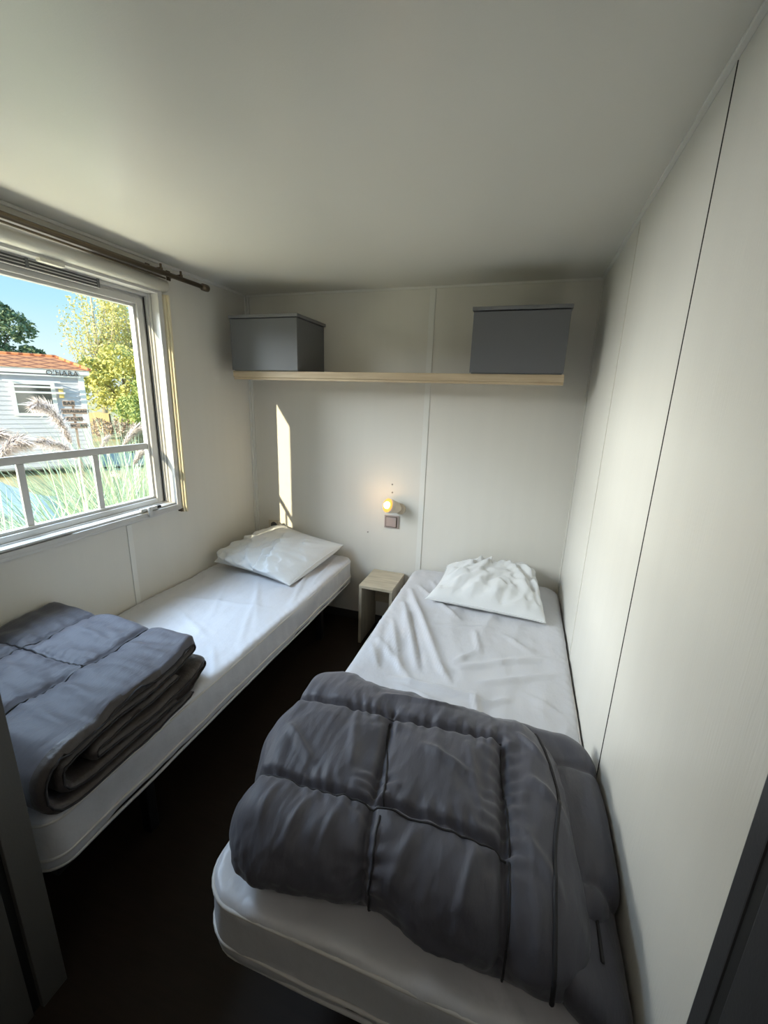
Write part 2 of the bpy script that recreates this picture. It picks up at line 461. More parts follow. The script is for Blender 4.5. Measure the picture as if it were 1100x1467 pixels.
# ------------------------------------------------------------------ wall lamp, switch, socket, screws
lp = thing('wall_lamp', (-.675, YB, .80), 'small lit wall spot lamp glowing orange above the light switch', 'lamp')
base = Vector((-.675, YB-.002, .805)); face = Vector((-.742, 2.335, .846)); d = (face-base).normalized()
tube('wall_mount', [(base.x, YB, base.z), (base.x, YB-.012, base.z), (base.x, YB-.016, base.z)], [.034, .034, .028], M['lamp_white'], lp, 24)
tube('lamp_shade', [base+d*.004, base+d*.03, base+d*.07, base+d*.108], [.014, .032, .040, .044], M['lamp_white'], lp, 28)
tube('reflector', [base+d*.1085, base+d*.1095], [.042, .042], M['reflector'], lp, 28)
bm = bmesh.new(); bmesh.ops.create_uvsphere(bm, u_segments=20, v_segments=12, radius=.021, matrix=Matrix.Translation(base+d*.112))
link_mesh('bulb', bm, M['bulb'], lp, smooth=True)
pl = add_light('wall_lamp_light', 'POINT', base+d*.20, None, .30, (1, .62, .3), shadow_soft_size=.02)
pl.parent = lp; pl.matrix_parent_inverse = parent_inverse(lp)

sw = thing('light_switch', (-.729, YB, .715), 'taupe rocker light switch on the back wall just below the lamp', 'switch')
box('switch_plate', (-.775, YB-.010, .675), (-.683, YB, .758), M['plastic_taupe'], sw, .004)
box('switch_surround', (-.766, YB-.0125, .683), (-.692, YB-.009, .750), M['rod'], sw, .0015)
bm = bmesh.new(); add_box(bm, (-.762, YB-.018, .687), (-.696, YB-.011, .747), .003); link_mesh('rocker', bm, M['plastic_taupe'], sw)
so = thing('wall_socket', (-1.575, YB, .59), 'beige wall socket half hidden behind the left pillow', 'socket')
box('socket_plate', (-1.612, YB-.012, .55), (-1.532, YB, .628), M['plastic_beige'], so, .004)
bm = bmesh.new(); add_tube(bm, [(-1.57, YB-.0145, .593), (-1.57, YB-.011, .593)], .024, 20); link_mesh('socket_well', bm, M['mesh_dark'], so)
for (x, z, lab) in ((-.734, .952, 'small screw in back wall, upper of two above the lamp'), (-.732, .902, 'small screw in back wall, closest above the lamp'), (-.886, .628, 'small screw in back wall low and left of the switch')):
    s = tube('wall_screw', [(x, YB, z), (x, YB-.003, z), (x, YB-.0045, z)], [.005, .005, .002], M['screw'], None, 10)
    tag(s, lab, 'screw')

# ------------------------------------------------------------------ nightstand
ns = thing('nightstand', (-.73, 2.28, 0), 'pale oak open nightstand between the two beds', 'nightstand')
nx0, nx1, ny0, ny1, nh = -.835, -.628, 2.160, 2.428, .385
box('top', (nx0, ny0, nh-.018), (nx1, ny1, nh), M['stand'], ns, .0015)
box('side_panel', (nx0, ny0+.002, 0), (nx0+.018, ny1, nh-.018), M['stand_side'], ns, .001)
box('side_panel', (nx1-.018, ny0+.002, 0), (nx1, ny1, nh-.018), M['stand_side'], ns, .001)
box('back_panel', (nx0+.018, ny1-.020, .17), (nx1-.018, ny1-.004, nh-.018), M['stand'], ns, .001)

# ------------------------------------------------------------------ beds
def bed_frame(x0, x1, y0, y1, label):
    t = thing('bed_frame', ((x0+x1)/2, (y0+y1)/2, 0), label, 'bed frame')
    z0, z1 = .238, .276
    boxes('side_rail', [((x0, y0, z0), (x0+.03, y1, z1))], M['black'], t, .003)
    boxes('side_rail', [((x1-.03, y0, z0), (x1, y1, z1))], M['black'], t, .003)
    box('end_rail', (x0+.03, y0, z0), (x1-.03, y0+.03, z1), M['black'], t, .003)
    box('end_rail', (x0+.03, y1-.03, z0), (x1-.03, y1, z1), M['black'], t, .003)
    for i in range(13):
        y = y0+.09+i*(y1-y0-.22)/12
        box('slat', (x0+.03, y, z1-.014), (x1-.03, y+.055, z1-.002), M['black'], t, .002)
    for x in (x0+.04, x1-.075):
        for y in (y0+.30, y1-.30):
            box('leg', (x, y, 0), (x+.035, y+.035, z0), M['black'], t, .003)
    return t
bed_frame(-1.69, -1.015, .52, 2.40, 'black metal slatted bed frame under the left mattress by the window')
bed_frame(-.52, .25, .54, 2.40, 'black metal slatted bed frame under the right mattress along the plain wall')

def mattress(x0, x1, y0, y1, label, L, seed, Rp=.07):
    t = thing('mattress', ((x0+x1)/2, (y0+y1)/2, .285), label, 'mattress')
    h = ((x1-x0)/2, (y1-y0)/2, (MZ-.288)/2)
    V, N, F = soft_block(h, (int(h[0]*2/.0105), int(h[1]*2/.0105), 14), Rp, .022)
    C = np.array([(x0+x1)/2, (y0+y1)/2, .288+h[2]])
    V = V+C
    top = np.clip(N[:, 2], 0, 1)
    hgt = 1.5*ridges(V[:, :2], L)
    hgt += .004-.020*np.abs(nz3(V, 5.5, seed+21, (1, .5, 1)))*(.4+.6*np.clip(.5+nz3(V, 2.5, seed+33)*1.6, 0, 1))
    hgt += .005*nz3(V, 7, seed)+.003*nz3(V, 19, seed+3, (1, .6, 1))
    edge = np.minimum.reduce([V[:, 0]-x0, x1-V[:, 0], V[:, 1]-y0, y1-V[:, 1]])
    puck = .0016*np.sin((V[:, 0]+V[:, 1])*150+4*nz3(V, 12, seed+7))*np.exp(-(edge/.045)**2)
    sdn = (1-top)*(.006*nz3(V, 6, seed+5, (1, 1, 1.5))+.0035*nz3(V, 22, seed+9, (1, 1, .35)))
    low = (V[:, 2] < .31)
    V = V+N*((hgt+puck)*top+sdn)[:, None]
    V[:, 0] = np.clip(V[:, 0], RX0+.003, RX1-.003)
    V[low, 2] += .008*nz3(V[low], 9, seed+11)
    link_np('fitted_sheet', V, F, M['sheet'], t)
    # corded edges
    def loop(z, inset, amp):
        pts = []
        n = 200
        # walk the rounded rectangle
        hx, hy = h[0]+inset, h[1]+inset
        per = []
        for (cx, cy, a0) in ((hx-Rp, hy-Rp, 0), (-hx+Rp, hy-Rp, 90), (-hx+Rp, -hy+Rp, 180), (hx-Rp, -hy+Rp, 270)):
            for k in range(9):
                a = R(a0+k*90/8)
                per.append(Vector((cx+Rp*math.cos(a), cy+Rp*math.sin(a), 0)))
        per.append(per[0])
        for i in range(len(per)-1):
            a, b = per[i], per[i+1]; m_ = max(1, int((b-a).length/.03))
            for k in range(m_):
                p = a.lerp(b, k/m_)
                x = min(max(p.x+C[0], RX0+.005), RX1-.005)
                zz = z+amp*noise.noise((p.x*5+seed, p.y*5, z*9))
                pts.append((x, p.y+C[1], zz))
        return pts
    tube('piping', loop(MZ-.016, -.002, .004), .0042, M['piping'], t, 8, True)
    tube('piping', loop(.325, .001, .010), .0042, M['piping'], t, 8, True)
    tube('hem', loop(.290, -.004, .006), .005, M['sheet_side'], t, 8, True)
    return t
random.seed(4)
L1 = [(-1.62, 2.0, -1.05, 2.25, .012, .004), (-1.2, 2.3, -1.02, 1.7, .010, .006), (-1.08, 2.38, -1.03, 1.95, .008, .006), (-1.14, 2.35, -1.10, 1.9, .008, .005),
      (-1.6, 1.55, -1.1, 1.62, .014, .004), (-1.35, 1.9, -1.05, 1.45, .014, .005), (-1.25, 1.75, -1.03, 1.3, .012, .005),
      (-1.12, 1.25, -.99, 1.1, .008, .006), (-1.10, 1.18, -.99, 1.02, .007, .006), (-1.05, .95, -.99, .85, .010, .005), (-1.5, 1.45, -1.2, 1.3, .013, .004),
      (-1.2, .60, -1.0, .62, .012, .004), (-1.2, .55, -1.02, .53, .010, .004), (-1.45, 1.75, -1.3, 1.45, .012, .004)]
mattress(-1.714, -.977, .490, 2.420, 'long white sheeted mattress on the left bed under the window', L1, 1.3, .06)
L2 = [(-.50, 2.08, -.20, 1.42, .013, .013), (-.50, 1.98, -.27, 1.40, .010, -.006), (-.49, 1.92, -.30, 1.42, .012, .012), (-.50, 1.74, -.36, 1.38, .010, .010), (-.51, 1.66, -.43, 1.38, .012, -.006),
      (-.50, 1.55, -.30, 1.33, .014, .010), (-.47, 2.15, -.20, 1.85, .012, .008), (-.42, 2.25, -.30, 2.05, .012, .006), (-.46, 1.82, -.40, 1.60, .008, .007), (-.52, 1.50, -.44, 1.36, .007, .007),
      (-.37, 1.33, -.02, 1.30, .014, .012), (-.35, 1.30, -.12, 1.22, .012, .008), (-.07, 1.33, -.03, 1.15, .012, .009), (-.02, 1.30, .05, 1.35, .010, .006),
      (-.12, 1.78, -.08, 1.60, .010, .008), (-.10, 1.60, -.17, 1.50, .010, .006), (-.15, 1.47, .18, 1.66, .013, .008), (-.05, 1.40, .22, 1.56, .013, .007), (.10, 1.40, .23, 1.33, .012, .005),
      (-.30, 1.75, -.05, 1.82, .012, .006), (.02, 1.78, .12, 1.68, .014, .005), (-.22, 1.46, -.16, 1.36, .010, .007), (-.3, 1.22, -.2, 1.16, .01, .006),
      (.02, .60, .10, .52, .010, .004), (-.36, .64, -.30, .52, .012, .005), (.18, 1.1, .24, 1.3, .01, .005)]
mattress(-.556, .272, .505, 2.420, 'wide white wrinkled mattress on the right bed beside the plain wall', L2, 5.1, .09)

# ------------------------------------------------------------------ pillows
def pillow(FL, FR, BR, BL, thick, label, seed, wr=1.0, lower=.35, L=()):
    n = 76
    FL, FR, BR, BL = [Vector(p) for p in (FL, FR, BR, BL)]
    t = thing('pillow', (FL+FR+BR+BL)/4, label, 'pillow')
    nor = ((FR-FL).cross(BL-FL)+(BR-FR).cross(BL-BR)*-1).normalized()
    if nor.z < 0: nor = -nor
    def P(u, v, side):
        uu = u*(1-.07*(1-v*v)*abs(u)**3); vv = v*(1-.07*(1-u*u)*abs(v)**3)
        a, b = (uu+1)/2, (vv+1)/2
        p = FL*(1-a)*(1-b)+FR*a*(1-b)+BR*a*b+BL*(1-a)*b
        e = max(0, (1-abs(u)**2.2)*(1-abs(v)**2.2))
        hh = thick*e**.42
        # wrinkles running out to the corners and across
        ang = math.atan2(v, u); rr = math.hypot(u, v)
        w = wr*(.012-abs(noise.noise((u*2.6+seed, v*1.7+u, 8)))*.045)+wr*(.006-abs(noise.noise((u*5.5-v*2+seed, v*3.1+u*2, 5)))*.020)+noise.noise((u*2.2+seed, v*2.2, 3))*.024+noise.noise((u*5+seed, v*5, 1))*.012+noise.noise((u*11+seed, v*7, 4))*.004
        rad = (math.sin(ang*15+3*noise.noise((u*2, v*2, seed)))*.010*min(1, rr*1.1)*max(0, 1-abs(rr-.75)*1.4))
        cre = 0
        for (x0, y0, x1, y1, w_, h_) in L:
            dx, dy = x1-x0, y1-y0
            tt = ((u-x0)*dx+(v-y0)*dy)/(dx*dx+dy*dy); tc2 = min(1, max(0, tt))
            dd = math.hypot(u-x0-dx*tc2, v-y0-dy*tc2)
            cre += 2.0*h_*math.exp(-(dd/w_)**2)*math.sin(math.pi*(.08+.84*tc2))
        edge = min(1, e*6)
        if side > 0: p = p+nor*(hh+(w+rad+cre)*edge)
        else: p = p-nor*(hh*lower)
        zmin = MZ+.004
        if p.z < zmin: p.z = zmin + (p.z-zmin)*.02
        p.y = min(p.y, YB-.012); p.x = max(p.x, RX0+.01)
        return p
    V = []; F = []; top = {}; bot = {}
    for i in range(n+1):
        for j in range(n+1):
            u = -1+2*i/n; v = -1+2*j/n
            # denser near the rims
            u = math.sin(u*math.pi/2)*.35+u*.65; v = math.sin(v*math.pi/2)*.35+v*.65
            top[i, j] = len(V); V.append(P(u, v, 1))
            if i in (0, n) or j in (0, n): bot[i, j] = top[i, j]
            else: bot[i, j] = len(V); V.append(P(u, v, -1))
    for i in range(n):
        for j in range(n):
            F.append((top[i, j], top[i+1, j], top[i+1, j+1], top[i, j+1]))
            F.append((bot[i, j], bot[i, j+1], bot[i+1, j+1], bot[i+1, j]))
    link_np('pillowcase', V, F, M['pillow'], t)
    rim = [V[top[i, 0]] for i in range(0, n)]+[V[top[n, j]] for j in range(0, n)]+[V[top[i, n]] for i in range(n, 0, -1)]+[V[top[0, j]] for j in range(n, 0, -1)]
    tube('pillow_seam', rim[::2], .0028, M['pillow'], t, 6, True)
    return t
pillow((-1.665, 1.93, .490), (-1.125, 1.865, .458), (-1.035, 2.385, .535), (-1.505, 2.405, .610), .115,
       'crumpled white pillow on the left bed, propped against the back wall', 2.2, wr=1.25, lower=.8,
       L=[(.1, .9, .75, -.85, .09, .02), (-.2, .9, .3, -.9, .07, -.014), (-.6, .8, .0, -.6, .08, .016), (.0, .7, .35, -.75, .07, .012), (-.3, .6, -.5, -.8, .06, .008), (.2, .8, .7, -.3, .06, .009), (-.1, .5, -.1, -.7, .05, -.008), (.55, .1, .9, -.8, .05, .009), (-.7, .3, -.85, -.6, .05, .006), (.4, .5, .85, .75, .05, .008)])
pillow((-.392, 1.955, .474), (.190, 1.925, .470), (.135, 2.395, .520), (-.355, 2.385, .500), .118,
       'plump white pillow on the right bed, flat with pointed front corners', 7.7, wr=.5, lower=.3,
       L=[(-.75, .1, -.2, .85, .06, .010), (-.4, -.3, -.1, .9, .06, .010), (.0, .9, .6, -.5, .07, .012), (.2, .9, .8, -.4, .06, .011), (.35, .95, .92, -.75, .05, .010), (-.9, -.6, -.4, .6, .05, .008), (-.2, -.5, .2, -.1, .05, -.007)])

# ------------------------------------------------------------------ duvet on the right bed
dv = thing('duvet', (-.17, .82, MZ), 'thick grey quilted duvet folded over the foot of the right bed', 'duvet')
def quilt(V, N, segs, depth=.016, puff=.014, w=.011, fall=.055, seed=0, zmin=None):
    P = V[:, :2]
    dmin = np.full(len(V), 9.0); pk = np.zeros(len(V))
    for (x0, y0, x1, y1) in segs:
        d, t = seg_dist(P, (x0, y0), (x1, y1))
        ln = math.hypot(x1-x0, y1-y0); s = np.clip(t, 0, 1)*ln
        # gathers that run away from the stitched line
        g = np.sin(s*150+11*nz3(V, 7, seed+x0*3))*np.exp(-((d-.012)/.038)**2)
        pk += .0026*g
        dmin = np.minimum(dmin, d)
    disp = -depth*np.exp(-(dmin/w)**2)+puff*(1-np.exp(-(dmin/fall)**1.3))+pk
    return disp
# under layer, spreading to the wall and slipping down the front right corner
V, N, F = soft_block((.150, .232, .058), (60, 84, 12), .10, .048)
V = V+np.array([.126, .885, MZ+.060])
d = quilt(V, N, [(.10, .98, .28, 1.00), (.16, .72, .28, .70)], .008, .008, seed=4)
V = V+N*(d+.006*nz3(V, 9, 2)+.003*nz3(V, 25, 4, (1, .4, 1)))[:, None]
V[:, 2] = np.maximum(V[:, 2], MZ+.006)
V[:, 0] = np.minimum(V[:, 0], RX1-.006)
link_np('lower_fold', V, F, M['duvet'], dv)
V, N, F = soft_block((.062, .255, .042), (30, 90, 12), .05, .035)
V = V+np.array([.212, .782, MZ+.074])
t_ = (V[:, 0]-.14)/.13
V[:, 2] -= .055*np.clip(t_, 0, 1.2)**1.6
V = V+N*(.007*nz3(V, 10, 21)+.004*nz3(V, 24, 8, (1, .35, 1)))[:, None]
V[:, 0] = np.minimum(V[:, 0], RX1-.005)
link_np('side_fold', V, F, M['duvet'], dv)
from mathutils.bvhtree import BVHTree
sb = BVHTree.FromPolygons([tuple(v) for v in V], F)
pts = []
for i in range(60):
    y = .60+.40*i/59
    hit = sb.ray_cast(Vector((.213, y, MZ+.070)), Vector((.55, 0, .8)))
    if hit[0] is not None and hit[0].x < RX1-.008: pts.append(hit[0]+Vector((0, 0, .001)))
if len(pts) > 4: tube('edge_piping', pts, .0036, M['duvet_pipe'], dv, 8)
# upper puffy folded body
V, N, F = soft_block((.372, .310, .084), (190, 158, 30), .085, .074)
P0 = V.copy()
V = V+np.array([-.183, .828, MZ+.088])
segs = [(-.60, .925, .030, .955), (.030, .955, .066, .40), (-.262, .955, -.185, .40), (-.62, .672, .055, .660)]
d = quilt(V, N, segs, .020, .016, .0095, .06, seed=1)
big = .012*nz3(V, 5, 3)+.006*nz3(V, 13, 9, (1, .6, 1))+.0035*nz3(V, 34, 12, (1, .25, 1))+.002*nz3(V, 66, 2, (1, .3, 1))
big += .003-.011*np.abs(nz3(V, 11, 44, (1, .45, 1)))
V = V+N*(d*np.clip(N[:, 2]*2+1.2, 0, 1)+big)[:, None]
fold = ridges(V[:, :2], [(-.50, .80, -.40, .72, .012, .008), (-.35, .90, -.30, .75, .012, .006), (-.15, .85, -.02, .80, .012, .007), (-.05, .90, 0, .72, .010, .006),
                         (-.12, .62, -.15, .50, .012, .007), (.0, .63, -.02, .50, .012, .007), (-.35, .64, -.37, .52, .012, .007), (-.45, .64, -.46, .54, .012, .006), (-.28, .65, -.29, .52, .010, .005),
                         (.10, .85, .17, .80, .012, .008), (.09, .70, .15, .62, .014, .007), (.08, 1.0, .14, .92, .010, .006), (-.3, 1.03, -.1, 1.06, .012, .007)])
V[:, 2] += 1.6*fold*np.clip(N[:, 2]+.3, 0, 1)
# settle: lower at the back rim and at the right shoulder, spreading over the edge of the mattress
yy = np.clip((V[:, 1]-.95)/.19, 0, 1); xx = np.clip((V[:, 0]-.07)/.13, 0, 1)
zt = (V[:, 2]-MZ)/.19
V[:, 2] -= zt*(.045*yy**1.4+.020*xx**1.5)
yf = np.clip((.66-V[:, 1])/.15, 0, 1)
V[:, 2] -= zt*.018*yf**1.6
# plan: rounded far right corner, front edge running slightly askew
V[:, 1] += (.020+.020*np.exp(-((V[:, 0]+.12)/.16)**2))*np.clip((.78-V[:, 1])/.24, 0, 1)
V[:, 1] -= (.030+.008*np.sin(V[:, 0]*34+1))*np.clip((V[:, 1]-.97)/.12, 0, 1)*np.clip((V[:, 0]+.46)/.15, 0, 1)
V[:, 0] += .055*np.clip((-.35-V[:, 0])/.2, 0, 1)*np.clip((.85-V[:, 1])/.3, 0, 1)
cx = np.clip((V[:, 0]-.02)/.18, 0, 1)*np.clip((V[:, 1]-.90)/.22, 0, 1)
V[:, 0] -= .06*cx; V[:, 1] -= .055*cx
V[:, 2] = np.maximum(V[:, 2], MZ+.008)
link_np('quilted_top', V, F, M['duvet'], dv)
# stitched seams lying in the valleys and corded rims, taken from the surface just made
from mathutils.bvhtree import BVHTree
bvh = BVHTree.FromPolygons([tuple(v) for v in V], F)
def drape(x0, y0, x1, y1, n=70, lift=.0012):
    pts = []
    for i in range(n+1):
        x = x0+(x1-x0)*i/n; y = y0+(y1-y0)*i/n
        hit = bvh.ray_cast(Vector((x, y, 1.4)), Vector((0, 0, -1)))
        if hit[0] is not None and hit[0].z > MZ+.09: pts.append(hit[0]+Vector((0, 0, lift)))
    return pts
def wrap(xf, yc, zc, a0, a1, n=110, tree=None, lift=.0022):
    pts = []
    for i in range(n+1):
        a = R(a0+(a1-a0)*i/n); d = Vector((0, math.cos(a), math.sin(a)))
        t_ = i/n
        o0 = Vector((xf(t_), yc, zc))
        hit = (tree or bvh).ray_cast(o0, d)
        if hit[0] is not None: pts.append(hit[0]+d*lift)
    return pts
tube('stitched_seam', drape(*segs[0]), .0022, M['duvet_pipe'], dv, 6)
tube('stitched_seam', drape(*segs[3]), .0022, M['duvet_pipe'], dv, 6)
tube('stitched_seam', wrap(lambda t: .030+.036*min(1, t*1.25), .80, .50, 38, 188), .0022, M['duvet_pipe'], dv, 6)
tube('stitched_seam', wrap(lambda t: -.262+.077*min(1, t*1.25), .80, .50, 38, 188), .0022, M['duvet_pipe'], dv, 6)
tube('edge_piping', wrap(lambda t: .150-.035*max(0, (.2-t)/.2)+.010*math.sin(t*6), .80, .50, 22, 192), .0040, M['duvet_pipe'], dv, 8)

# ------------------------------------------------------------------ duvet on the left bed
dl = thing('duvet', (-1.34, .80, MZ), 'neatly folded blue-grey duvet stacked in rolled layers on the left bed', 'duvet')
th = .0265
def arc(cy, cz, r, a0, a1, n=12):
    return [(cy+r*math.cos(R(a0+(a1-a0)*i/n)), cz+r*math.sin(R(a0+(a1-a0)*i/n))) for i in range(n+1)]
z6 = MZ+.003+th/2
Z = [z6+th*1.03*k for k in range(6)]     # layer heights, bottom (6) to top (1)
path = []
path += [(.98, Z[0]+.004), (.85, Z[0])]
co = (Z[5]+Z[0])/2; ro = (Z[5]-Z[0])/2
path += arc(.565, co, ro, 270, 90, 18)                    # outer front fold
path += [(.75, Z[5]+.006), (.92, Z[5]+.002)]
path += arc(1.045, (Z[5]+Z[4])/2+.002, (Z[5]-Z[4])/2, 90, -90, 10)   # back loop, upper
path += [(.92, Z[4]-.001), (.75, Z[4]+.003)]
ci = (Z[4]+Z[1])/2; ri = (Z[4]-Z[1])/2
path += arc(.585, ci, ri, 90, 270, 14)                    # second front fold
path += [(.72, Z[1]-.001), (.90, Z[1])]
path += arc(1.065, (Z[1]+Z[2])/2+.010, (Z[2]-Z[1])/2, -90, 90, 10)    # back loop, lower
path += [(.92, Z[2]+.003), (.76, Z[2])]
path += arc(.645, (Z[2]+Z[3])/2, (Z[3]-Z[2])/2, 270, 90, 10)         # inner roll
path += [(.76, Z[3]), (.95, Z[3]+.001)]
# resample
pp = [Vector((p[0], p[1], 0)) for p in path]
rs = [pp[0]]; step = .0115
for a, b in zip(pp[:-1], pp[1:]):
    L_ = (b-a).length; k = max(1, round(L_/step))
    for i in range(1, k+1): rs.append(a.lerp(b, i/k))
for _ in range(3):
    rs = [rs[0]]+[(rs[i-1]+rs[i]*2+rs[i+1])/4 for i in range(1, len(rs)-1)]+[rs[-1]]
NP = len(rs)
cum = [0]
for i in range(1, NP): cum.append(cum[-1]+(rs[i]-rs[i-1]).length)
XA, XB = -1.700, -.985
nxs = 88
Vd = []; Fd = []
# section points around the ribbon: outer side (+), inner side (-)
def side_noise(x, s, sg): return noise.noise((x*14, s*9, sg*3))*.004+noise.noise((x*5, s*4, sg*5+2))*.004+noise.noise((x*30, s*24, sg*2))*.003*max(0, min(1, (x+1.12)/.08))
topstart = 0
for j in range(nxs+1):
    tx = j/nxs
    tx = tx*.85+.15*math.sin(tx*math.pi/2)
    x = XA+(XB-XA)*tx
    rim = min(1, (XB-x)/.020)
    tk = th*.5*math.sqrt(max(.0, 1-(1-rim)**2))*.98+.0008
    for sg in (1, -1):
        for i in range(NP):
            a = rs[max(i-1, 0)]; b = rs[min(i+1, NP-1)]
            d2 = (b-a).normalized(); nrm = Vector((d2.y, -d2.x, 0))*sg
            endr = min(1, min(cum[i], cum[-1]-cum[i])/.012)
            tk2 = tk*(.25+.75*math.sqrt(max(0, 1-(1-endr)**2)))
            wob = .006*noise.noise((x*2.5, cum[i]*3, 1.0))
            outer_top = 1.0 if (sg*1 and rs[i].y > co+.02 and nrm.y > .3 and abs(rs[i].y-Z[5]) < .03) else 0
            p = rs[i]+nrm*(tk2*.97)
            xx = x
            if tx > .9:
                # each layer ends at its own slightly different depth
                sh_ = .016*math.sin(cum[i]*3.1+1)+.012*noise.noise((cum[i]*7, 2, 2))+.004*noise.noise((cum[i]*40, 7, 2))
                xx = x+sh_*(tx-.9)/.1
            # skew of the whole stack: front edge nearer the aisle
            yy2 = p.x
            Vd.append([xx+.035*(1-(yy2-.5)/.5)*max(0, tx-.3)-.02*max(0, (yy2-.95)/.1)*tx, yy2+wob*.6, p.y+side_noise(x, cum[i], sg)*.5])
def vi(j, sgi, i): return j*2*NP+sgi*NP+i
for j in range(nxs):
    for i in range(NP-1):
        Fd.append((vi(j, 0, i), vi(j, 0, i+1), vi(j+1, 0, i+1), vi(j+1, 0, i)))
        Fd.append((vi(j, 1, i), vi(j+1, 1, i), vi(j+1, 1, i+1), vi(j, 1, i+1)))
    for i in (0, NP-1):
        q4 = (vi(j, 0, i), vi(j+1, 0, i), vi(j+1, 1, i), vi(j, 1, i))
        Fd.append(q4 if i == 0 else q4[::-1])
for i in range(NP-1):
    Fd.append((vi(0, 0, i), vi(0, 1, i), vi(0, 1, i+1), vi(0, 0, i+1)))
    Fd.append((vi(nxs, 0, i), vi(nxs, 0, i+1), vi(nxs, 1, i+1), vi(nxs, 1, i)))
Vd = np.array(Vd)
# quilting and creases on the exposed top
topm = (Vd[:, 2] > Z[5]+.004) | ((Vd[:, 1] < .56) & (Vd[:, 2] > co))
segl = [(-1.225, .40, -1.225, 1.12), (-1.510, .40, -1.500, 1.12), (-1.72, .815, -1.225, .805)]
T = Vd[topm]
T_N = np.zeros_like(T); T_N[:, 2] = 1
dq = quilt(T, T_N, segl, .010, .016, .009, .06, seed=2)
T[:, 2] += .004-.014*np.abs(nz3(T, 10, 51, (.35, 1, 1)))
T[:, 2] += dq+.004*nz3(T, 8, 5)+.008*nz3(T, 17, 31, (.28, 1, 1))+.0045*nz3(T, 36, 6, (.3, 1, 1))+.002*nz3(T, 75, 6, (.3, 1, 1))
T[:, 2] += ridges(T[:, :2], [(-1.18, .95, -1.02, .98, .010, .006), (-1.2, .85, -1.0, .86, .010, .005), (-1.18, .72, -1.02, .70, .010, .005), (-1.45, .72, -1.25, .70, .012, .006), (-1.6, .7, -1.3, .68, .01, .005),
                             (-1.45, .95, -1.25, .93, .012, .005), (-1.42, .62, -1.2, .60, .01, .005), (-1.15, .62, -1.0, .60, .01, .005)])
lim = np.clip((T[:, 0]-(XB-.05))/.06, 0, 1)
T[:, 2] -= .006*lim
Vd[topm] = T
Vd[:, 2] = np.maximum(Vd[:, 2], MZ+.003)
Vd[:, 0] = np.maximum(Vd[:, 0], RX0+.004)
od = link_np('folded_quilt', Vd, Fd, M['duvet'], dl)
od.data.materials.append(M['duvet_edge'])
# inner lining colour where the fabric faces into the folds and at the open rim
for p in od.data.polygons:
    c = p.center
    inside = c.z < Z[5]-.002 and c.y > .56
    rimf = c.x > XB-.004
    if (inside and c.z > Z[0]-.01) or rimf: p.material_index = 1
bvh = BVHTree.FromPolygons([tuple(v) for v in Vd], Fd)
for s in segl:
    p = []
    for i in range(71):
        x = s[0]+(s[2]-s[0])*i/70; y = s[1]+(s[3]-s[1])*i/70
        hit = bvh.ray_cast(Vector((x, y, 1.4)), Vector((0, 0, -1)))
        if hit[0] is not None and hit[0].z > MZ+.07: p.append(hit[0]+Vector((0, 0, .0010)))
    if len(p) > 3: tube('stitched_seam', p, .0030, M['duvet_pipe'], dl, 6)
# cords running along the open rim of the layers
j = nxs
rimpts = [Vector((Vd[vi(j, 0, i)]+Vd[vi(j, 1, i)])/2)+Vector((.001, 0, 0)) for i in range(0, NP, 2)]
tube('edge_piping', rimpts, .0030, M['duvet_pipe'], dl, 6)

#OUTDOORS
# ------------------------------------------------------------------ outdoors
GZ = -.75
def at(az, el, d):
    """point at a bearing left of the room's long axis, d metres away from the doorway"""
    return Vector((-d*math.sin(R(az)), d*math.cos(R(az)), 1.45+d*math.tan(R(el))))
def ground_mat():
    m = mat('ground_sand', (.62, .50, .33), .9)
    n = m.node_tree.nodes; l = m.node_tree.links; b = n['Principled BSDF']
    nz = n.new('ShaderNodeTexNoise'); nz.inputs['Scale'].default_value = .35; nz.inputs['Detail'].default_value = 8
    l.new(n['Texture Coordinate'].outputs['Object'], nz.inputs['Vector'])
    rp = n.new('ShaderNodeValToRGB')
    rp.color_ramp.elements[0].position = .42; rp.color_ramp.elements[0].color = (.66, .60, .34, 1)
    rp.color_ramp.elements[1].position = .55; rp.color_ramp.elements[1].color = (.90, .72, .46, 1)
    l.new(nz.outputs['Fac'], rp.inputs[0]); l.new(rp.outputs[0], b.inputs['Base Color'])
    return m
M['ground'] = ground_mat()
M['asphalt'] = mat('path_gravel', (.70, .64, .58), .9, var=.12, noise_scale=12)
bm = bmesh.new()
g = bmesh.ops.create_grid(bm, x_segments=40, y_segments=40, size=60)
for v in bm.verts:
    v.co.z = .10*noise.noise((v.co.x*.2, v.co.y*.2, 0)) if v.co.length > 12 else 0
bmesh.ops.translate(bm, verts=bm.verts, vec=(-30, 30, GZ))
struct(link_mesh('ground', bm, M['ground']))
c0 = at(50, 0, 16); c0.z = GZ
td = Vector((math.cos(R(52)), math.sin(R(52)), 0)); nd_ = Vector((-math.sin(R(52)), math.cos(R(52)), 0))
bm = bmesh.new()
q = [c0-td*14-nd_*1.3, c0+td*14-nd_*1.3, c0+td*14+nd_*1.4, c0-td*14+nd_*1.4]
vb = [bm.verts.new(Vector((p.x, p.y, GZ+.11))) for p in q]; vt = [bm.verts.new(Vector((p.x, p.y, GZ+.05))) for p in q]
bm.faces.new(vb); bm.faces.new(vt[::-1])
for i in range(4): bm.faces.new((vb[i], vb[(i+1) % 4], vt[(i+1) % 4], vt[i]))
struct(link_mesh('path', bm, M['asphalt']))

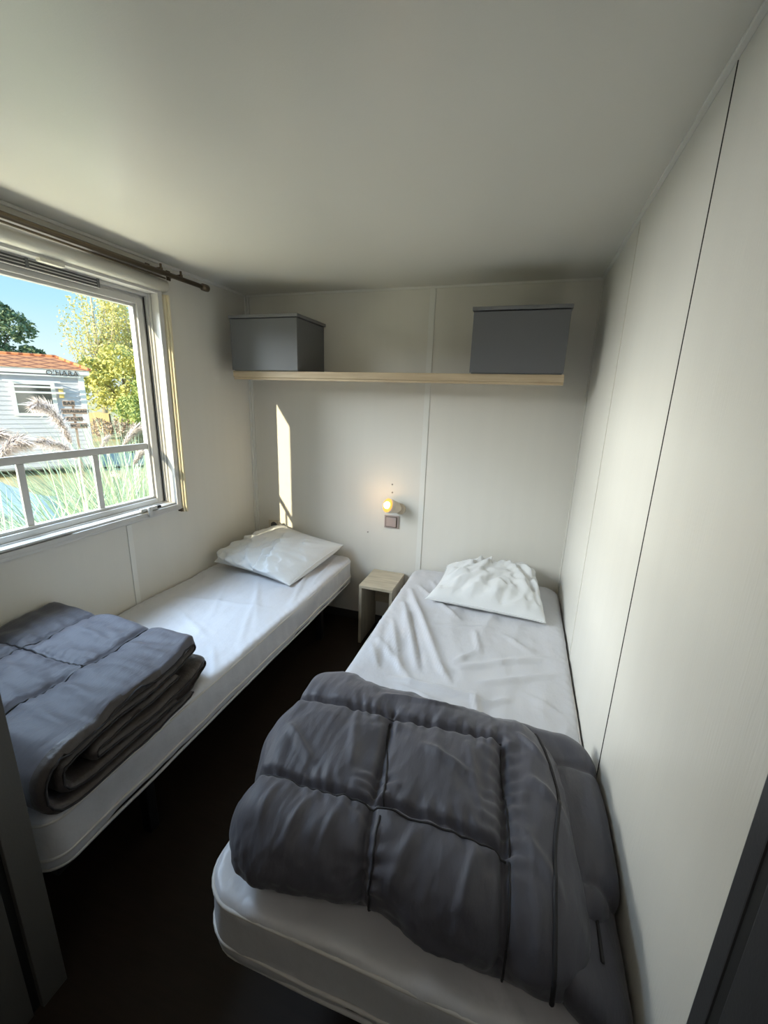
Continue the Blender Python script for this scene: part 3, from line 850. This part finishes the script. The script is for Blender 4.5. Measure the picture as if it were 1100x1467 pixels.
# neighbouring mobile home
HD, HA = 14.0, 56.0
hn = Vector((-math.sin(R(HA)), math.cos(R(HA)), 0)); ht = Vector((math.cos(R(HA)), math.sin(R(HA)), 0))
HM = Matrix(((ht.x, hn.x, 0, hn.x*HD), (ht.y, hn.y, 0, hn.y*HD), (0, 0, 1, 0), (0, 0, 0, 1)))   # local: x right along the facade, y away, z up
SC = .80; SL = -7.0; EZ = 1.86
M['siding'] = mat('siding_pale', (.60, .61, .69), .5, var=.04)
M['white_trim'] = mat('trim_white_paint', (.78, .80, .84), .4, var=.02)
M['dark_glass'] = mat('dark_window_glass', (.05, .055, .05), .08, var=.3, noise_scale=3, spec=.8)
M['dark_letter'] = mat('lettering_dark', (.05, .05, .055), .5)
M['sign_wood'] = mat('sign_board_brown', (.42, .30, .25), .7, var=.15, noise_scale=6)
M['yellow'] = mat('panel_yellow', (.80, .60, .22), .5)
M['shadow_box'] = mat('bracket_grey', (.25, .25, .25), .6)
def roof_mat():
    m = mat('roof_tile_orange', (.80, .30, .13), .7)
    n = m.node_tree.nodes; l = m.node_tree.links; b = n['Principled BSDF']
    t = n['Texture Coordinate']
    outs = []
    for rot in (-56+50, -56-50):
        mp = n.new('ShaderNodeMapping'); mp.inputs['Rotation'].default_value = (0, 0, R(rot))
        l.new(t.outputs['Object'], mp.inputs[0])
        w = n.new('ShaderNodeTexWave'); w.inputs['Scale'].default_value = .85; w.bands_direction = 'Y'
        l.new(mp.outputs[0], w.inputs['Vector']); outs.append(w)
    mn = n.new('ShaderNodeMath'); mn.operation = 'MINIMUM'
    l.new(outs[0].outputs['Fac'], mn.inputs[0]); l.new(outs[1].outputs['Fac'], mn.inputs[1])
    rp = n.new('ShaderNodeValToRGB')
    rp.color_ramp.elements[0].position = .03; rp.color_ramp.elements[0].color = (.36, .12, .06, 1)
    rp.color_ramp.elements[1].position = .16; rp.color_ramp.elements[1].color = (.86, .36, .16, 1)
    l.new(mn.outputs[0], rp.inputs[0]); l.new(rp.outputs[0], b.inputs['Base Color'])
    return m
M['roof'] = roof_mat()
house = thing('mobile_home', (0, 0, 0), 'pale sided mobile home with orange tiled roof outside the window', 'mobile home')
house.matrix_world = HM @ Matrix.Translation((-3, 1.7, GZ))
def hlink(name, bm, m, parent=house, smooth=False):
    bmesh.ops.transform(bm, matrix=HM, verts=bm.verts)
    return link_mesh(name, bm, m, parent, smooth)
house_basis = house.matrix_world.copy()
loc, rot, scl = house_basis.decompose()
house.location = loc; house.rotation_euler = rot.to_euler()
# lap siding: each board tilts out at its foot
bm = bmesh.new()
add_box(bm, (SL, .02, GZ+.2), (SC-.02, 3.4, EZ))
nb = 21; bh = (EZ-.05-(GZ+.25))/nb
for k in range(nb):
    z0 = GZ+.25+k*bh; z1 = z0+bh
    a = [bm.verts.new(p) for p in ((SL, -.022, z0), (SC, -.022, z0), (SC, .0, z1), (SL, .0, z1), (SL, .02, z0), (SC, .02, z0))]
    bm.faces.new((a[0], a[1], a[2], a[3])); bm.faces.new((a[0], a[4], a[5], a[1]))
hlink('siding', bm, M['siding'])
bm = bmesh.new(); add_box(bm, (SC-.06, -.06, GZ+.2), (SC+.07, .06, EZ), .01); hlink('corner_post', bm, M['white_trim'])
bm = bmesh.new(); add_box(bm, (SL, -.16, EZ-.04), (SC+.20, -.09, EZ+.09), .01); add_box(bm, (SC+.10, -.10, EZ-.04), (SC+.20, 3.4, EZ+.09), .01); hlink('fascia', bm, M['white_trim'])
bm = bmesh.new(); add_tube(bm, [(SL, -.13, EZ-.09), (SC, -.13, EZ-.09)], .02, 8); hlink('gutter_pipe', bm, M['white_trim'])
bm = bmesh.new(); 
rz = 2.33
pv = [(SL-.2, -.2, EZ+.08), (SC+.22, -.2, EZ+.08), (SC+.22, 3.6, EZ+.08), (SL-.2, 3.6, EZ+.08), (SL-.2, 1.7, rz), (.38, 1.7, rz)]
vv = [bm.verts.new(p) for p in pv]
for f in ((0, 1, 5, 4), (1, 2, 5), (2, 3, 4, 5), (0, 4, 3), (0, 3, 2, 1)): bm.faces.new([vv[i] for i in f])
rf = hlink('roof', bm, M['roof'])
bm = bmesh.new(); add_tube(bm, [(SC+.22, -.2, EZ+.10), (.38, 1.7, rz+.02), (SL, 1.7, rz+.02)], .035, 8); hlink('ridge_cap', bm, M['roof'], rf)
# its window with a slatted awning shutter
wx0, wx1, wz0, wz1 = -.64, .24, .79, 1.60
bm = bmesh.new()
for lo, hi in (((wx0, -.06, wz0), (wx0+.09, -.01, wz1)), ((wx1-.09, -.06, wz0), (wx1, -.01, wz1)), ((wx0+.09, -.06, wz1-.05), (wx1-.09, -.01, wz1)), ((wx0+.09, -.06, wz0), (wx1-.09, -.01, wz0+.07)),
               ((wx0+.09, -.055, wz0+.26), (wx1-.09, -.02, wz0+.29)), ((-.26, -.055, wz0+.07), (-.23, -.02, wz0+.26)), ((.05, -.055, wz0+.07), (.08, -.02, wz0+.26))):
    add_box(bm, lo, hi, .004)
hw = hlink('window', bm, M['white_trim'])
bm = bmesh.new(); add_box(bm, (wx0+.08, -.025, wz0+.06), (wx1-.08, -.012, wz1-.04)); hlink('pane', bm, M['dark_glass'], hw)
for k, (zz, ex) in enumerate(((1.60, .02), (1.47, .05), (1.34, .09))):
    bm = bmesh.new(); add_box(bm, (wx0-.12+ex, -.30, zz), (wx1+.10+ex, -.26, zz+.045), .006); add_box(bm, (wx0+.03, -.27, zz+.01), (wx0+.06, -.05, zz+.03)); add_box(bm, (wx1-.06, -.27, zz+.01), (wx1-.03, -.05, zz+.03))
    hlink('awning_slat', bm, M['white_trim'])
def text_mesh(name, txt, size, m, parent, x, z, y, shear=0, extrude=.006):
    cu = bpy.data.curves.new('lettering', 'FONT'); cu.body = txt; cu.size = size; cu.extrude = extrude; cu.align_x = 'CENTER'; cu.align_y = 'CENTER'
    cu.space_character = 1.1; cu.resolution_u = 2
    tmp = bpy.data.objects.new('lettering_source', cu); COL.objects.link(tmp)
    dg = bpy.context.evaluated_depsgraph_get(); dg.update()
    me = bpy.data.meshes.new_from_object(tmp.evaluated_get(dg))
    bpy.data.objects.remove(tmp); bpy.data.curves.remove(cu)
    me.materials.clear(); me.materials.append(m)
    me.transform(HM @ Matrix.Translation((x, y, z)) @ Matrix.Rotation(R(90), 4, 'X'))
    o = bpy.data.objects.new(name, me); COL.objects.link(o)
    o.parent = parent; o.matrix_parent_inverse = parent_inverse(parent)
    return o
text_mesh('lettering', "O'HARA", .17, M['dark_letter'], house, .43, EZ-.015, -.175)
bm = bmesh.new(); add_box(bm, (.30, -.12, 1.24), (.40, -.04, 1.50), .01); o_ = hlink('wall_lantern', bm, M['yellow'])
# direction signs on a post in front of the house
sg = thing('direction_sign', HM @ Vector((.52, -.75, GZ)), 'post of small brown direction boards with dark capitals before the mobile home', 'sign')
bm = bmesh.new(); add_box(bm, (.50, -.73, GZ), (.55, -.69, 1.20)); hlink('post', bm, M['sign_wood'], sg)
for (x0, x1, z0, z1, tx, ts) in ((.34, .60, 1.06, 1.19, 'BAR', .12), (.28, .84, .87, 1.00, 'RESTAURANT', .095), (.34, .72, .69, .81, 'ACCUEIL', .105), (.44, .80, .52, .65, 'WC-BAR', .105)):
    x0 *= .95; x1 *= .95
    bm = bmesh.new(); add_box(bm, (x0, -.77, z0), (x1, -.74, z1), .005); b_ = hlink('sign_board', bm, M['sign_wood'], sg)
    text_mesh('lettering', tx, ts, M['dark_letter'], b_, (x0+x1)/2, (z0+z1)/2, -.775)

# vegetation
def leaf_mat(name, c, rough=.6):
    m = mat(name, c, rough, var=.25, noise_scale=2)
    b = m.node_tree.nodes['Principled BSDF']
    b.inputs['Subsurface Weight'].default_value = 0
    return m
M['leaf_yellow'] = leaf_mat('leaf_yellow_green', (.72, .69, .24))
M['leaf_gold'] = leaf_mat('leaf_gold', (.88, .78, .34))
M['leaf_dark'] = leaf_mat('leaf_dark_green', (.20, .28, .16))
M['leaf_mid'] = leaf_mat('leaf_mid_green', (.46, .54, .18))
M['bark'] = mat('bark', (.25, .20, .15), .9, var=.2)
M['bark_pale'] = mat('bark_pale', (.55, .48, .38), .9, var=.2)
def leaf_quads(rng, centers, size, squash=1.0):
    V = []; F = []
    for c in centers:
        a = Vector((rng.uniform(-1, 1), rng.uniform(-1, 1), rng.uniform(-1, 1))).normalized()
        b = a.cross(Vector((rng.uniform(-1, 1), rng.uniform(-1, 1), rng.uniform(-1, 1)))).normalized()
        s = size*rng.uniform(.6, 1.3); k = len(V)
        V += [c-a*s, c+b*s*.55, c+a*s, c-b*s*.55]; F.append((k, k+1, k+2, k+3))
    return V, F
def blob_tree(name, base, h, blobs, n, size, lm, label, seed, bark='bark', cat='tree'):
    rng = random.Random(seed)
    t = thing(name, base, label, cat)
    C = []
    for _ in range(n):
        bx, by, bz, br = rng.choice(blobs)
        v = Vector((rng.gauss(0, 1), rng.gauss(0, 1), rng.gauss(0, 1))).normalized()*br*rng.uniform(.55, 1.05)
        v += Vector((noise.noise(v*2), noise.noise(v*2+Vector((5, 5, 5))), noise.noise(v*2-Vector((5, 5, 5)))))*br*.35
        C.append(Vector(base)+Vector((bx, by, bz))+Vector((v.x, v.y, v.z*.85)))
    V, F = leaf_quads(rng, C, size)
    link_np('foliage', V, F, M[lm], t, False)
    bm = bmesh.new()
    b0 = Vector(base)
    add_tube(bm, [b0, b0+Vector((.05, .0, h*.35)), b0+Vector((0, .05, h*.7))], [.14, .10, .05], 8)
    for bx, by, bz, br in blobs:
        add_tube(bm, [b0+Vector((0, 0, h*.3)), b0+Vector((bx*.5, by*.5, (h*.3+bz)*.55)), b0+Vector((bx, by, bz))], [.06, .04, .015], 6)
    link_mesh('trunk', bm, M[bark], t, smooth=True)
    return t
def feather_tree(name, base, h, spread, n_br, n, size, lm, label, seed):
    rng = random.Random(seed); t = thing(name, base, label, 'tree'); b0 = Vector(base)
    bm = bmesh.new(); C = []
    add_tube(bm, [b0, b0+Vector((0, 0, h*.5)), b0+Vector((.1, 0, h))], [.16, .09, .02], 8)
    for k in range(n_br):
        a = rng.uniform(0, 2*math.pi); z0 = h*rng.uniform(.12, .55); ln = h*rng.uniform(.35, .55)
        s = spread*rng.uniform(.4, 1.0)
        p0 = b0+Vector((0, 0, z0)); p1 = p0+Vector((math.cos(a)*s*.7, math.sin(a)*s*.7, ln*.45)); p2 = p0+Vector((math.cos(a)*s, math.sin(a)*s, ln))
        add_tube(bm, [p0, p1, p2], [.035, .022, .006], 5)
        for _ in range(n//n_br):
            u = rng.random()**.7
            c = p0.lerp(p1, u*2) if u < .5 else p1.lerp(p2, (u-.5)*2)
            C.append(c+Vector((rng.gauss(0, 1), rng.gauss(0, 1), rng.gauss(0, 1)))*.16)
    V, F = leaf_quads(rng, C, size)
    link_np('foliage', V, F, M[lm], t, False)
    link_mesh('branches', bm, M['bark_pale'], t, smooth=True)
    return t
def gpt(az, d): 
    p = at(az, 0, d); p.z = GZ; return p
blob_tree('leafy_tree', gpt(48.6, 24), 4.2, [(0, 0, 2.6, 1.2), (-1.0, -.5, 2.2, 1.0), (1.1, .8, 2.4, 1.1), (-.3, 0, 3.5, .9), (.6, .6, 3.3, .9), (-1.0, -.8, 3.0, .7), (.1, 0, 1.6, .9), (1.5, 1.2, 3.1, .8)], 9000, .085, 'leaf_yellow',
          'round yellow-green tree outside, right of the mobile home', 3)
blob_tree('leafy_tree', gpt(46.2, 21), 3.2, [(0, 0, 1.7, .9), (-.6, -.4, 1.5, .7), (.7, .6, 1.8, .9), (0, 0, 2.4, .7)], 4500, .07, 'leaf_mid',
          'darker green bushy tree low against the right edge of the window glass', 5)
feather_tree('feathery_tree', gpt(50.9, 29), 8.3, 1.7, 30, 5200, .075, 'leaf_gold', 'tall sparse golden tree with upswept branches nearest the mobile home roof', 8)
feather_tree('feathery_tree', gpt(47.2, 30), 8.6, 1.8, 30, 5200, .075, 'leaf_gold', 'tall sparse golden tree with upswept branches at right edge of the glass', 9)
blob_tree('leafy_tree', gpt(60.5, 24), 6.0, [(0, 0, 4.2, 1.0), (.8, 1.0, 4.6, .7), (.3, .5, 3.6, .7), (1.0, 1.4, 3.5, .45), (-.6, -.8, 4.7, 1.1), (.5, .7, 5.1, .5), (1.2, 1.7, 3.15, .3)], 7000, .085, 'leaf_dark',
          'dark green tree rising behind the orange tiled roof', 11)
# woven fence and dry hedge
M['fence'] = mat('fence_tan', (.66, .50, .28), .8, var=.2, noise_scale=40, stretch=(1, 1, .1))
fc = thing('screen_fence', gpt(51.5, 27), 'tan screen fence in the distance beyond the sandy ground', 'fence')
p0 = gpt(54.5, 27.5); p1 = gpt(50.6, 26.5); dd = (p1-p0); ln = dd.length; dd.normalize(); nn_ = Vector((-dd.y, dd.x, 0))
FM = Matrix(((dd.x, nn_.x, 0, p0.x), (dd.y, nn_.y, 0, p0.y), (0, 0, 1, GZ), (0, 0, 0, 1)))
bm = bmesh.new()
k = 0.0
while k < ln:
    add_box(bm, (k, -.02, .05), (k+.045, .02, 1.12+.03*math.sin(k*9))); k += .05
bmesh.ops.transform(bm, matrix=FM, verts=bm.verts); link_mesh('slat_panel', bm, M['fence'], fc)
for k in (0, ln*.5, ln):
    bm = bmesh.new(); add_box(bm, (k-.04, .02, 0), (k+.04, .10, 1.2)); bmesh.ops.transform(bm, matrix=FM, verts=bm.verts); link_mesh('post', bm, M['bark'], fc)
M['leaf_dry'] = leaf_mat('leaf_dry_mauve', (.52, .42, .38))
M['leaf_straw'] = leaf_mat('leaf_straw', (.78, .62, .34))
blob_tree('dry_hedge', gpt(49.3, 24), 1.0, [(-.8, -.5, .5, .5), (0, 0, .55, .55), (.8, .6, .5, .55), (.4, .3, .6, .5)], 2600, .06, 'leaf_dry', 'low brownish dry hedge beside the tan fence', 21, cat='hedge')
blob_tree('dry_bush', gpt(47.0, 18), 1.0, [(-.3, -.2, .45, .5), (.4, .3, .5, .5), (0, 0, .7, .4)], 2200, .05, 'leaf_straw', 'straw yellow bush near the right edge of the window glass', 22, cat='bush')

# pampas grass
M['blade'] = mat('grass_blade', (.24, .33, .20), .5, var=.3, noise_scale=3)
M['blade_pale'] = mat('grass_blade_pale', (.42, .50, .34), .5, var=.25, noise_scale=3)
M['plume'] = mat('plume_cream', (.50, .43, .39), .9, var=.15, noise_scale=14)
def blade(V, F, p0, a, ln, lean, droop, w, rng):
    n = 8; d = Vector((math.cos(a), math.sin(a), 0)); s = Vector((-math.sin(a), math.cos(a), 0))
    pts = []
    for i in range(n+1):
        t = i/n
        pts.append((t, p0+d*(lean*ln*t+droop*ln*t**2.4*.6)+Vector((0, 0, ln*(t*.92-droop*.55*t**2.6)))))
    if max(p.x for t, p in pts) > -1.93: return
    for t, p in pts:
        ww = w*(1-t**1.6)+.0006
        V += [p-s*ww, p+s*ww]
    k = len(V)-2*(n+1)
    for i in range(n): F.append((k+2*i, k+2*i+1, k+2*i+3, k+2*i+2))
def plume(pts, width, m_name, parent, seed, n=900):
    rng = random.Random(seed); V = []; F = []
    pts = [Vector(p) for p in pts]
    for _ in range(n):
        u = rng.random()*(len(pts)-1); i = min(int(u), len(pts)-2); c = pts[i].lerp(pts[i+1], u-i)
        ax = (pts[i+1]-pts[i]).normalized()
        t = u/(len(pts)-1)
        w = width*(math.sin(math.pi*min(1, .12+t*.9))**.7)
        v = Vector((rng.gauss(0, 1), rng.gauss(0, 1), rng.gauss(0, 1))).normalized()
        e_ = c+(v*.8+ax*.8)*w*rng.uniform(.4, 1.1)+Vector((0, 0, -.25*w))
        s = ax.cross(v).normalized()*.0022
        k = len(V); m_ = c.lerp(e_, .5)+Vector((0, 0, w*.12))
        V += [c-s, c+s, m_+s, m_-s, e_]; F += [(k, k+1, k+2, k+3), (k+3, k+2, k+4)]
    o = link_np('plume', V, F, M[m_name], parent, False)
    return o
def grass(az, d, nb, ln, label, seed, mname='blade', lean=.35, plumes=(), spread=.22, dirbias=None):
    rng = random.Random(seed); base = gpt(az, d); t = thing('pampas_grass', base, label, 'ornamental grass', 'pampas grass clumps outside the window')
    for part in range(2):
        V = []; F = []
        for _ in range(nb//2):
            a = rng.uniform(0, 2*math.pi); r0 = rng.uniform(0, spread)
            p0 = base+Vector((math.cos(a)*r0, math.sin(a)*r0, 0))
            blade(V, F, p0, a+rng.gauss(0, .5), ln*rng.uniform(.6, 1.08), lean*rng.uniform(.1, 1.0), rng.uniform(.25, 1.0)*lean*2.2, rng.uniform(.004, .008), rng)
        o = link_np('blades', V, F, M['blade' if part else 'blade_pale'], t, False)
        o['kind'] = 'stuff'
    for k, (pts, w, n) in enumerate(plumes):
        top = Vector(pts[0])
        stem = tube('stem', [base+Vector((.03*k, 0, .3)), base.lerp(top, .6)+Vector((0, 0, .25)), top], [.006, .005, .003], M['blade_pale'], t, 5)
        plume(pts, w, 'plume', t, seed*10+k, n)
    return t
def arcpts(list_): return [at(a, e, d) for a, e, d in list_]
grass(53.6, 3.75, 1300, 2.35, 'broad pampas grass clump behind the middle lower pane', 31, lean=.42, plumes=(
    (arcpts([(54.4, -5.6, 3.5), (54.9, -3.8, 3.45), (55.6, -2.2, 3.4), (56.6, -1.5, 3.35), (57.3, -1.9, 3.3)]), .085, 1500),
    (arcpts([(54.0, -7.2, 3.5), (55.2, -5.9, 3.4), (56.5, -5.3, 3.3), (57.8, -5.4, 3.2)]), .075, 1100),
    (arcpts([(51.9, -6.6, 3.6), (51.4, -5.6, 3.6), (50.9, -4.9, 3.6)]), .05, 600)))
grass(48.8, 4.1, 900, 2.35, 'upright pampas grass clump behind the right lower pane', 33, lean=.22, plumes=(
    (arcpts([(49.6, -6.0, 4.0), (48.9, -5.0, 4.0), (48.2, -4.2, 4.0), (47.4, -3.9, 4.0)]), .085, 1300),
    (arcpts([(48.8, -8.2, 3.9), (48.2, -7.2, 3.9), (47.5, -6.6, 3.9)]), .075, 1000)))
grass(61.5, 3.5, 1000, 1.95, 'pampas grass clump at the left edge of the glass before the car', 35, lean=.40, plumes=(
    (arcpts([(60.8, -7.5, 3.3), (59.8, -6.0, 3.25), (58.8, -5.3, 3.2), (57.8, -5.5, 3.15)]), .095, 1500),
    (arcpts([(61.5, -5.6, 3.4), (60.6, -4.6, 3.35), (59.6, -4.5, 3.3)]), .085, 1100)))

# pale car parked outside, mostly hidden by the grass
M['car_paint'] = mat('car_paint_pale_blue', (.82, .87, .93), .4)
M['tyre'] = mat('tyre_black', (.02, .02, .02), .7)
M['hub'] = mat('wheel_rim', (.5, .5, .52), .3, metal=.8)
CD, CA = 5.6, 58.0
cn = Vector((-math.sin(R(CA)), math.cos(R(CA)), 0)); ct = Vector((math.cos(R(CA)), math.sin(R(CA)), 0))
car = thing('car', cn*(CD+.8)+Vector((0, 0, GZ))-ct*1.6, 'pale blue parked car half hidden behind the pampas grass', 'car')
CMx = Matrix(((ct.x, cn.x, 0, cn.x*CD), (ct.y, cn.y, 0, cn.y*CD), (0, 0, 1, GZ), (0, 0, 0, 1)))
def clink(name, bm, m, parent=car, smooth=False):
    bmesh.ops.transform(bm, matrix=CMx, verts=bm.verts); return link_mesh(name, bm, m, parent, smooth)
prof = [(.22, .30), (.30, .55), (.22, .78), (-.02, .90), (-.28, 1.05), (-.62, 1.32), (-1.0, 1.42), (-2.0, 1.44), (-2.5, 1.36), (-3.0, 1.02), (-3.6, .92), (-3.85, .75), (-3.9, .40), (-3.8, .25), (0.1, .22)]
bm = bmesh.new(); rows = []
for s in range(9):
    u = -1+2*s/8; y = .83+.83*u*(1 if abs(u) < .99 else .985)
    ins = .10*abs(u)**4
    rows.append([bm.verts.new((x*(1-.02*abs(u)**3), y+(-u*.16*max(0, (z-.85))/.55 if abs(u) > .9 else 0), z-ins*(z > .8))) for x, z in prof])
for a, b in zip(rows[:-1], rows[1:]):
    for i in range(len(prof)):
        j = (i+1) % len(prof); bm.faces.new((a[i], a[j], b[j], b[i]))
bm.faces.new(rows[0]); bm.faces.new(rows[-1][::-1])
clink('body', bm, M['car_paint'], smooth=True)
for (xa, xb, xc, xd) in ((-.62, -1.75, -1.75, -.25), (-1.85, -2.50, -2.85, -1.85)):
    bm = bmesh.new()
    vs = [bm.verts.new(p) for p in ((xd, -.035, .90), (xc, -.035, .90), (xb, .10, 1.27), (xa, .10, 1.27), (xd, .05, .90), (xc, .05, .90), (xb, .18, 1.27), (xa, .18, 1.27))]
    for f in ((0, 1, 2, 3), (4, 7, 6, 5), (0, 3, 7, 4), (1, 5, 6, 2), (3, 2, 6, 7), (0, 4, 5, 1)): bm.faces.new([vs[i] for i in f])
    clink('side_window', bm, M['dark_glass'])
for x in (-.45, -3.1):
    for y0, y1 in ((-.03, .16), (1.5, 1.69)):
        bm = bmesh.new(); add_tube(bm, [(x, y0, .31), (x, y0+.02, .31), (x, y1-.02, .31), (x, y1, .31)], [.28, .31, .31, .28], 28); w_ = clink('wheel', bm, M['tyre'], smooth=False)
        yy0 = y0-.006 if y0 < 1 else y1-.01
        bm = bmesh.new(); add_tube(bm, [(x, yy0, .31), (x, yy0+.016, .31)], .19, 20); clink('hubcap', bm, M['hub'], w_)
